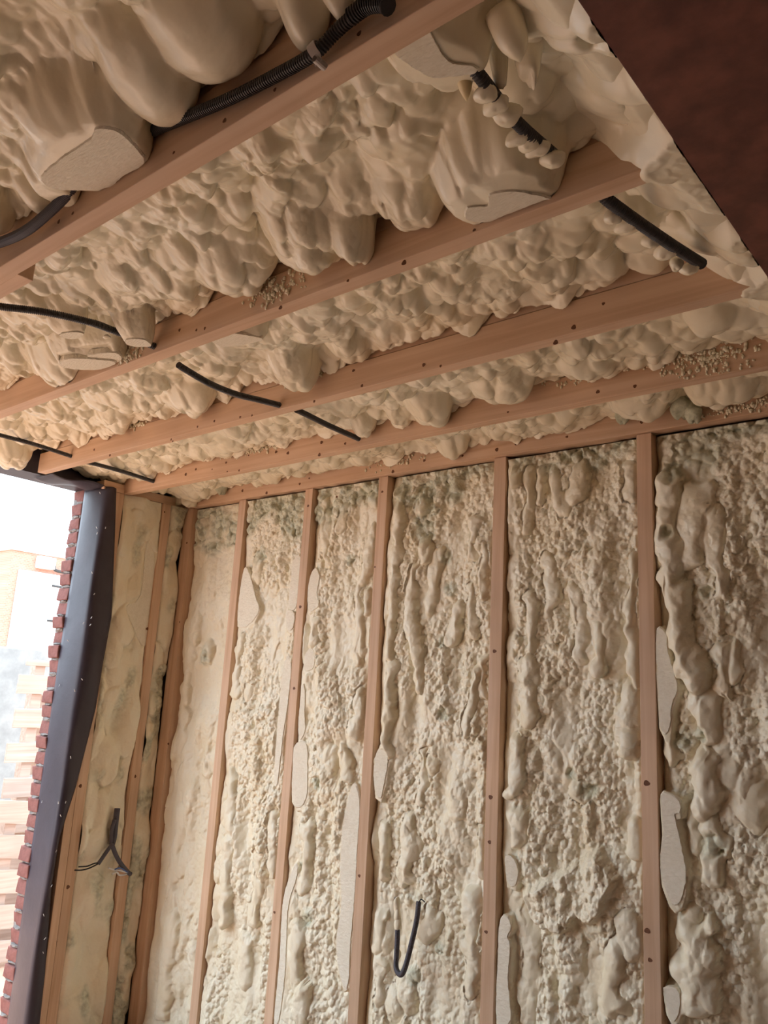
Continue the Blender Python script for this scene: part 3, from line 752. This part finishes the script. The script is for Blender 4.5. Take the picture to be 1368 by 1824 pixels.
ceil_bay(1.374, 1.893, -4.05, -0.46, 'puffy ceiling foam in the second bay beyond the conduit joist', 33, 0.0046, base=0.165, l1=(0.066, 0.034),
         drips=[(-1.95, 1.75, .09, .11, .2, .035, .4), (-3.93, 1.70, .12, .13, .2, .01, .4), (-2.55, 1.78, .12, .09, .1, .05, .4)],
         cuts=[q(c5, .055, .165, 1.374, 1.893)], z_edge=0.12)
ceil_bay(1.938, 2.386, -4.0, -0.46, 'ceiling foam in the bay before the knotty joist', 34, 0.0055, base=0.135, l1=(0.066, 0.032),
         drips=[(-1.75, 2.27, .10, .10, .1, .02, .4), (-1.42, 2.26, .14, .11, .1, .04, .5), (-1.12, 2.28, .12, .09, .1, .055, .5), (-2.1, 2.3, .06, .08, 0, .03, .4)], z_edge=0.10)
lastbay = ceil_bay(2.431, 2.780, -3.95, -0.46, 'ceiling foam in the last bay along the back wall', 35, 0.0055, base=0.125, l1=(0.075, 0.032),
         drips=[(-1.95, 2.70, .09, .08, 0, .03, .4), (-1.1, 2.68, .12, .09, 0, .035, .4), (-3.7, 2.68, .16, .12, 0, .03, .35), (-.8, 2.66, .14, .1, 0, .03, .35)])

# foam piled against the steel beam, covering the joist ends
F = Field(-0.66, -0.456, 0.80, 2.60, 0.005, 41); F.warp(0.02, 0.06)
k = np.clip((F.U - (-0.52 + 0.10 * (vnoise(F.U * 0 + 5, F.V, 1, 0.09, 77) - .5))) / 0.11, -1.2, 1)
hh = -0.085 + 0.075 * k + F.cells(0.055, 0.030, (0.7, 1.2), 1.0, 0, 1, .6, 1)
for yj, wj in ((1.36, 0.075), (1.92, 0.045), (2.41, 0.05)):
    hh += 0.05 * np.exp(-((F.V - yj) / wj) ** 2) * np.clip((F.U + 0.60 - 0.03 * np.sin(F.V * 60)) / 0.05, 0, 1)
hh = np.minimum(hh, 0.003 + 0.005 * (vnoise(F.U + 9, F.V, .008, .008, 3)))
P = np.stack([F.U, F.V, H - hh], -1); P[0, :, 2] = H + 0.17; P[:, 0, 2] = H + 0.06; P[:, -1, 2] = H + 0.06
tag(grid_obj('spray_foam', P, FOAM_C, None, {'green': np.zeros(F.U.shape)}, flip=True), 'foam packed along the edge of the steel beam over the joist ends', 'foam insulation')

# lumps and fingers hanging off the ceiling foam
GREENF = plain('green_foam', (0.60, 0.60, 0.45), 0.8, 0.2, (0.40, 0.41, 0.30), 45, 0.6, 0.006)
YELF = plain('yellow_foam', (0.80, 0.66, 0.38), 0.4, 0.4, (0.74, 0.60, 0.34), 20)
for k, (x, y, r_) in enumerate(((1109, 738, .034), (1236, 735, .032), (1213, 722, .04), (395, 868, .035), (370, 868, .03))):
    V, Fc = blob_vf(on_y(x, y, 2.75), (r_, r_ * .8, r_ * 1.1), 500 + k, 18, 12, .3)
    mesh_obj('green_lump', V, Fc, GREENF, lastbay, smooth=True)
for k, (x, y, rx, rz) in enumerate(((305, 893, .11, .05), (278, 885, .07, .04), (338, 890, .05, .045))):
    V, Fc = blob_vf(on_y(x, y, 2.745), (rx, .04, rz), 520 + k, 22, 14, .2)
    mesh_obj('lump', V, Fc, FOAM_W, lastbay, smooth=True)
for pts, rad, mt in (([on_z(824, 118, 1.075), on_z(828, 145, 1.055), on_z(830, 168, 1.04), on_z(831, 180, 1.034)], [.016, .0155, .015, .014, .0125, .010, .006, .001], YELF),
                     ([on_z(895, 20, 1.10), on_z(908, 55, 1.07), on_z(920, 88, 1.045), on_z(926, 110, 1.035)], [.030, .030, .029, .028, .026, .022, .014, .002], FOAM_C)):
    V, Fc = tube(pts, rad, 16)
    mesh_obj('drip', V, Fc, mt, bay1, smooth=True)

# spatter on the timbers
specks(JO[2], 1.327, on_y(490, 530, 1.327)[0], H + 0.055, 0.055, 0.02, 130, 1, FOAM_C)
specks(JO[2], 1.327, on_y(228, 632, 1.327)[0], H + 0.03, 0.035, 0.014, 90, 2, FOAM_C)
specks(JO[3], 1.893, on_y(530, 672, 1.893)[0], H + 0.10, 0.06, 0.008, 60, 3, FOAM_C)
specks(JO[3], 1.893, on_y(245, 765, 1.893)[0], H + 0.10, 0.03, 0.008, 40, 4, FOAM_C)
specks(JO[4], 2.386, on_y(1265, 640, 2.386)[0], H + 0.06, 0.07, 0.028, 260, 5, FOAM_C)
specks(JO[4], 2.386, on_y(1120, 660, 2.386)[0], H + 0.085, 0.14, 0.008, 140, 6, FOAM_C)
specks(JO[4], 2.386, on_y(450, 800, 2.386)[0], H + 0.085, 0.10, 0.008, 150, 7, FOAM_C)
specks(JO[5], 2.780, on_y(700, 835, 2.78)[0], H + 0.06, 0.10, 0.015, 70, 8, FOAM_C)
specks(JO[5], 2.780, on_y(1330, 740, 2.78)[0], H + 0.03, 0.10, 0.012, 150, 9, FOAM_C)

# ------------------------------------------------------------------ conduits
def conduit(name, pts, rad, lab, mat=CONDUIT, rib=0.16, pitch=0.0055, cat='conduit', group=None):
    V, Fc = tube(pts, rad, 12, True, rib, pitch)
    o = mesh_obj(name, V, Fc, mat, None, smooth=(rib == 0))
    return tag(o, lab, cat, group)
cd1 = conduit('cable_conduit', [on_y(x, y, yy) for x, y, yy in ((-60, 425, .768), (0, 388, .766), (75, 342, .764), (160, 290, .768), (250, 243, .770), (400, 180, .770), (500, 130, .770), (560, 95, .766), (600, 55, .766), (640, 22, .764), (690, -5, .764))], 0.0115,
              'black ribbed conduit clipped to the side of a ceiling joist')
cp = on_y(565, 92, .766)
V, Fc = [], []
ax = np.array(on_y(575, 80, .766)) - np.array(on_y(555, 100, .766)); ax /= np.linalg.norm(ax)
pv = np.cross(ax, [0, 1, 0]); pv /= np.linalg.norm(pv)
if pv[2] > 0: pv = -pv
n = 16
for k in range(n + 1):
    t = math.pi * (0.10 + 0.98 * k / n)
    ro = 0.0145
    cen = cp + ro * (-math.cos(t) * pv * 1.0 + math.sin(t) * np.array([0, -1, 0]))
    if k > 13: cen = cp + pv * (0.013 + 0.006 * (k - 13)) + np.array([0, -0.004, 0])
    nn = (cen - cp); nn /= np.linalg.norm(nn)
    for s in (-0.008, 0.008):
        for d in (0, 0.0022): V.append(cen + ax * s + nn * d)
for k in range(n):
    a = 4 * k
    for i, j in ((0, 1), (1, 3), (3, 2), (2, 0)): Fc.append((a + i, a + j, a + 4 + j, a + 4 + i))
clip = mesh_obj('clip', V, Fc, CLIP, cd1); clip['label'] = 'grey saddle clip'
V, Fc = tube([cp + pv * 0.027 + np.array([0, -0.012, 0]), cp + pv * 0.027 + np.array([0, 0.012, 0])], 0.0065, 12, False)
mesh_obj('screw_ring', V, Fc, CLIP, clip)
conduit('cable_conduit', [on_y(x, y, yy) for x, y, yy in ((-60, 450, .750), (0, 432, .752), (45, 412, .752), (85, 380, .754), (120, 345, .756), (140, 315, .76))], 0.0125,
        'smooth blue-grey conduit curving below the clipped ribbed conduit', CONDUIT2, 0.05, 0.004)
conduit('cable_conduit', [on_y(625, 30, .752), on_y(652, 10, .752), on_y(682, 6, .755), on_y(692, 12, .757)], 0.014, 'stub of fuzzy black conduit at the end of the clipped run', CONDUIT, 0.2, 0.005)
def lerp_pts(px, y0, y1):
    n = len(px); L = [0]
    for a, b in zip(px[:-1], px[1:]): L.append(L[-1] + math.hypot(b[0] - a[0], b[1] - a[1]))
    return [on_y(p[0], p[1], y0 + (y1 - y0) * l / L[-1]) for p, l in zip(px, L)]
b3 = conduit('cable_conduit', [on_z(-60, 538, 1.03), on_z(0, 546, 1.03), on_z(80, 556, 1.034), on_z(160, 574, 1.037), on_z(200, 588, 1.04), on_y(278, 618, 1.332)], 0.0115, 'ribbed conduit running into sawn foam stumps before the spattered joist')
conduit('cable_conduit', lerp_pts([(318, 650), (330, 658), (375, 684), (420, 702), (460, 712), (499, 722)], 1.45, 1.896), 0.0115, 'bent dark conduit ending in the joist with the sawn end')
conduit('cable_conduit', lerp_pts([(528, 730), (545, 738), (590, 760), (640, 782)], 1.955, 2.390), 0.0115, 'dark conduit ending in the middle of the knotty joist')
conduit('cable_conduit', lerp_pts([(-40, 763), (0, 775), (60, 791), (128, 813)], 1.50, 1.896), 0.0105, 'straight dark conduit over the opening, ending at the sawn joist end')
conduit('cable_conduit', lerp_pts([(140, 820), (175, 828), (225, 842), (275, 858)], 1.955, 2.390), 0.0105, 'straight dark conduit above the head of the membrane')
c6 = conduit('cable_conduit', [on_z(835, 112, 1.06), on_z(858, 140, 1.045), on_z(900, 195, 1.04), on_z(935, 232, 1.04), on_z(985, 275, 1.05)], 0.0125, 'foam-caked conduit crossing the bay beside the conduit joist', CONDUIT, 0.2)
c7 = conduit('cable_conduit', [on_z(1070, 345, 1.03), on_z(1090, 362, 1.022), on_z(1150, 405, 1.018), on_z(1205, 442, 1.018), on_z(1250, 470, 1.03)], 0.0135, 'foam-caked black conduit between joists near the steel beam', CONDUIT, 0.2)
def coat(parent, pts, seed, rr):
    r_ = random.Random(seed)
    for k, p in enumerate(pts):
        V, Fc = blob_vf(p, (rr * r_.uniform(.8, 1.4), rr * r_.uniform(.7, 1.2), rr * r_.uniform(.5, .9)), seed + k, 18, 12, .14)
        o = mesh_obj('foam_blob', V, Fc, FOAM_C, parent, smooth=True)
coat(c6, [on_z(x, y, 1.036) for x, y in ((865, 168), (884, 188), (903, 204), (921, 246), (942, 258), (958, 266), (985, 284))], 60, 0.021)
coat(c7, [on_z(x, y, 1.018) for x, y in ((1092, 386), (1116, 402), (1160, 428), (1186, 448), (1205, 470), (1228, 478))], 80, 0.020)
coat(b3, [on_y(x, y, 1.18 + (x - 160) * .001) for x, y in ((166, 575), (198, 590), (190, 600))], 95, 0.013)
lp = conduit('conduit_loop', [on_y(x, y, yy) for x, y, yy in ((707, 1600, 2.80), (707, 1625, 2.765), (708, 1665, 2.745), (706, 1705, 2.735), (706, 1726, 2.72), (714, 1736, 2.70), (722, 1722, 2.69), (733, 1680, 2.69), (742, 1640, 2.70), (746, 1606, 2.72))], 0.0105,
             'dark conduit bent into a loop hanging out of the wall foam', CONDUIT2, 0.08, 0.005)
V, Fc = tube([on_y(746, 1608, 2.72), on_y(750, 1602, 2.72), on_y(757, 1607, 2.72)], 0.0022, 6)
mesh_obj('wire_end', V, Fc, WIRE_K, lp, smooth=True)
for k, (x, y) in enumerate(((707, 1612), (708, 1630), (709, 1648), (707, 1700))):
    V, Fc = blob_vf(on_y(x, y, 2.752), (.015, .014, .03), 300 + k, 12, 8, .2)
    mesh_obj('foam_blob', V, Fc, FOAM_W, lp, smooth=True)
# loose cables at the left wall
XC = XL + 0.03
cb = empty('loose_cable', on_x(200, 1500, XC)); tag(cb, 'forked grey cable hanging from the left wall foam with bare wire ends', 'cable')
def cpart(name, px, rad, mat, dx=0.0, par=None):
    V, Fc = tube([on_x(x, y, XC + dx) for x, y in px], rad, 8)
    return mesh_obj(name, V, Fc, mat, par or cb, smooth=True)
cpart('sheath', [(209, 1440), (206, 1465), (203, 1490), (199, 1505)], 0.016, CONDUIT2)
cpart('sheath', [(204, 1460), (199, 1480), (198, 1506)], 0.010, CONDUIT2, 0.012)
w1 = cpart('branch', [(200, 1503), (188, 1520), (175, 1539)], 0.010, CONDUIT2, 0.02)
w2 = cpart('branch', [(199, 1503), (206, 1522), (215, 1538), (228, 1554), (233, 1557)], 0.011, CONDUIT2, 0.02)
cpart('wire', [(176, 1537), (168, 1538), (155, 1543), (140, 1544)], 0.0035, WIRE_K, 0.02, w1)
cpart('wire', [(176, 1538), (160, 1546), (145, 1550), (133, 1550)], 0.0035, WIRE_K, 0.02, w1)
cpart('wire', [(230, 1555), (215, 1551), (203, 1549), (193, 1546)], 0.004, WIRE_W, 0.025, w2)
cpart('wire', [(228, 1554), (214, 1546), (204, 1549)], 0.0035, WIRE_B, 0.028, w2)
cpart('wire', [(226, 1557), (213, 1559), (208, 1553), (200, 1557)], 0.0045, WIRE_W, 0.022, w2)

# ------------------------------------------------------------------ dark membrane folded round the jamb
YJ = 2.258
rows_L = [(155, 853), (143, 940), (127, 1040), (108, 1160), (92, 1270), (71, 1420), (50, 1560), (31, 1700), (15, 1818), (5, 1890)]
rows_F = [(192, 853), (180, 940), (164, 1040), (149, 1150), (133, 1260), (113, 1390), (90, 1510), (72, 1630), (55, 1750), (40, 1860)]
rows_R = [(207, 862), (204, 960), (198, 1100), (183, 1180), (170, 1262), (135, 1400), (106, 1490), (91, 1580), (80, 1730), (66, 1860)]
def prof(rows, fn, comp):
    z = [fn(*p)[2] for p in rows]; v = [fn(*p)[comp] for p in rows]
    o = np.argsort(z); return np.array(z)[o], np.array(v)[o]
zl, xl_ = prof(rows_L, lambda a, b: on_y(a, b, YJ), 0)
zf, yf_ = prof(rows_F, lambda a, b: on_x(a, b, XL + 0.004), 1)
zr, yr_ = prof(rows_R, lambda a, b: on_x(a, b, XL + 0.006), 1)
zs = np.linspace(0.0, H + 0.015, 110)
P = np.zeros((len(zs), 17, 3))
for i, z in enumerate(zs):
    xa = np.interp(z, zl, xl_); yf = np.interp(z, zf, yf_); yr = np.interp(z, zr, yr_)
    yj = YJ - 0.004
    for j in range(9):
        t = j / 8
        P[i, j] = (xa + (XL + 0.004 - xa) * t, yj + (yf - yj) * t ** 2 - 0.006 * math.sin(t * 3.1) * (1 + math.sin(z * 5)), z)
    for j in range(8):
        t = (j + 1) / 8
        P[i, 9 + j] = (XL + 0.008 + 0.010 * math.sin(t * 3.1) * (1 + .6 * math.sin(z * 7 + 1)), yf + (yr - yf) * t, z)
mb = grid_obj('damp_membrane', P, MEMB)
mm = mb.modifiers.new('solid', 'SOLIDIFY'); mm.thickness = 0.0015; mm.offset = 0
tag(mb, 'dark purple plastic membrane stapled round the jamb of the opening', 'membrane')
sv, sf = box_vf(-.0012, .0012, -.0012, .0012, -.006, .006)
stm = bpy.data.meshes.new('staple'); stm.from_pydata(sv, [], sf); stm.materials.append(WIRE_W)
for (x, y, w) in ((178, 878, 0), (172, 940, 0), (173, 950, 1), (188, 940, 1), (164, 1020, 0), (168, 1058, 1), (149, 1110, 0), (163, 1100, 1), (161, 1113, 1), (146, 1210, 1), (133, 1230, 0), (126, 1349, 1), (104, 1430, 0), (117, 1429, 1), (108, 1453, 1), (100, 1516, 1), (92, 1578, 1), (78, 1630, 0), (80, 1672, 1), (77, 1697, 1), (75, 1428, 0), (121, 1141, 0), (106, 1221, 0)):
    p = on_x(x, y, XL + 0.024) if w else on_y(x, y, YJ - 0.018)
    o = link('staple', stm, p, mb); o.rotation_euler = (0.6 * math.sin(x), 0.5 * math.cos(y), 0)
fl = grid_obj('membrane_flap', np.array([[(-4.10 + 0.20 * i / 8, 1.97 + 0.31 * j / 8, H + 0.012 - 0.02 * math.sin(i * .4) * (j / 8) - 0.012 * math.sin(j * .8)) for j in range(9)] for i in range(9)]), MEMB, mb, flip=True)
mm = fl.modifiers.new('solid', 'SOLIDIFY'); mm.thickness = 0.002

# ------------------------------------------------------------------ outside
cw = box('concrete_wall', (-8.3, -8.1, -3.0, 9.0, -0.15, ZE + 0.27), CONC, None, 0.02)
tag(cw, 'grey concrete garden wall outside the opening', 'wall')
pl = empty('pallet', (-6.35, 3.7, -0.15)); tag(pl, 'pale wooden pallet standing upright before the concrete wall outside', 'pallet')
for k in range(8):
    zt = ZE + 0.008 - 0.2545 * k
    box('slat', (-6.225, -6.20, 3.108 + 0.012 * math.sin(k * 2.3), 4.3, max(-0.149, zt - 0.143), zt), WOOD_P, pl, 0.003)
    if k < 7: box('rear_slat', (-6.345, -6.32, 3.36 + 0.012 * math.sin(k * 1.3), 4.3, zt - 0.250, zt - 0.150), WOOD_P, pl, 0.003)
box('slat', (-6.225, -6.20, 3.15, 4.3, ZE + 0.078, ZE + 0.121), WOOD_P, pl, 0.003)
for y in (3.24, 3.75, 4.20): box('stringer', (-6.318, -6.227, y, y + 0.08, -0.15, ZE + 0.10), WOOD_P, pl, 0.003)
p2 = empty('pallet', (-5.75, 3.3, -0.15)); tag(p2, 'tilted wooden pallet leaning in front of the upright pallet outside', 'pallet')
for k in range(5):
    z1 = ZE - 0.84 - 0.225 * k
    V, Fc = box_vf(-5.775, -5.75, 2.70 + 0.015 * math.sin(k * 2.1), 3.95, z1 - 0.15, z1)
    V = [(x, y, max(-0.149, z - 0.10 * (y - 2.85))) for x, y, z in V]
    mesh_obj('slat', V, Fc, WOOD_P, p2)
for y in (2.95, 3.40, 3.82): box('stringer', (-5.868, -5.777, y, y + 0.08, -0.15, ZE - 0.90 - 0.10 * (y - 2.85)), WOOD_P, p2, 0.003)
hs = empty('house', (-29, 15, -0.15)); tag(hs, 'distant brick house with a large white door, washed out by daylight', 'house')
box('brick_wall', (-32, -26, 12.15, 24, -0.15, ZE + 3.95), HBRICK, hs)
d = box('garage_door', (-26.0, -25.9, 12.45, 16.5, -0.15, ZE + 3.35), WHITE, hs, 0.02)
for k in range(3): box('vent_grille', (-25.9, -25.86, 13.62, 14.4, ZE + 2.93 - k * 1.15, ZE + 3.0 - k * 1.15), DARK, d)
box('wall_unit', (-26.0, -25.7, 12.98, 13.55, ZE + 3.48, ZE + 3.87), WHITE, hs, 0.03)
V, Fc = tube([(-25.85, 13.58, ZE + 3.62), (-25.85, 13.68, ZE + 3.48), (-25.85, 14.4, ZE + 3.46)], 0.05, 8); mesh_obj('pipe', V, Fc, DARK, hs)
box('chimney', (-28.2, -27.9, 13.55, 13.75, ZE + 3.95, ZE + 4.35), DARK, hs)
box('roof_edge', (-32.1, -25.92, 12.08, 24.1, ZE + 3.95, ZE + 4.02), WHITE, hs)
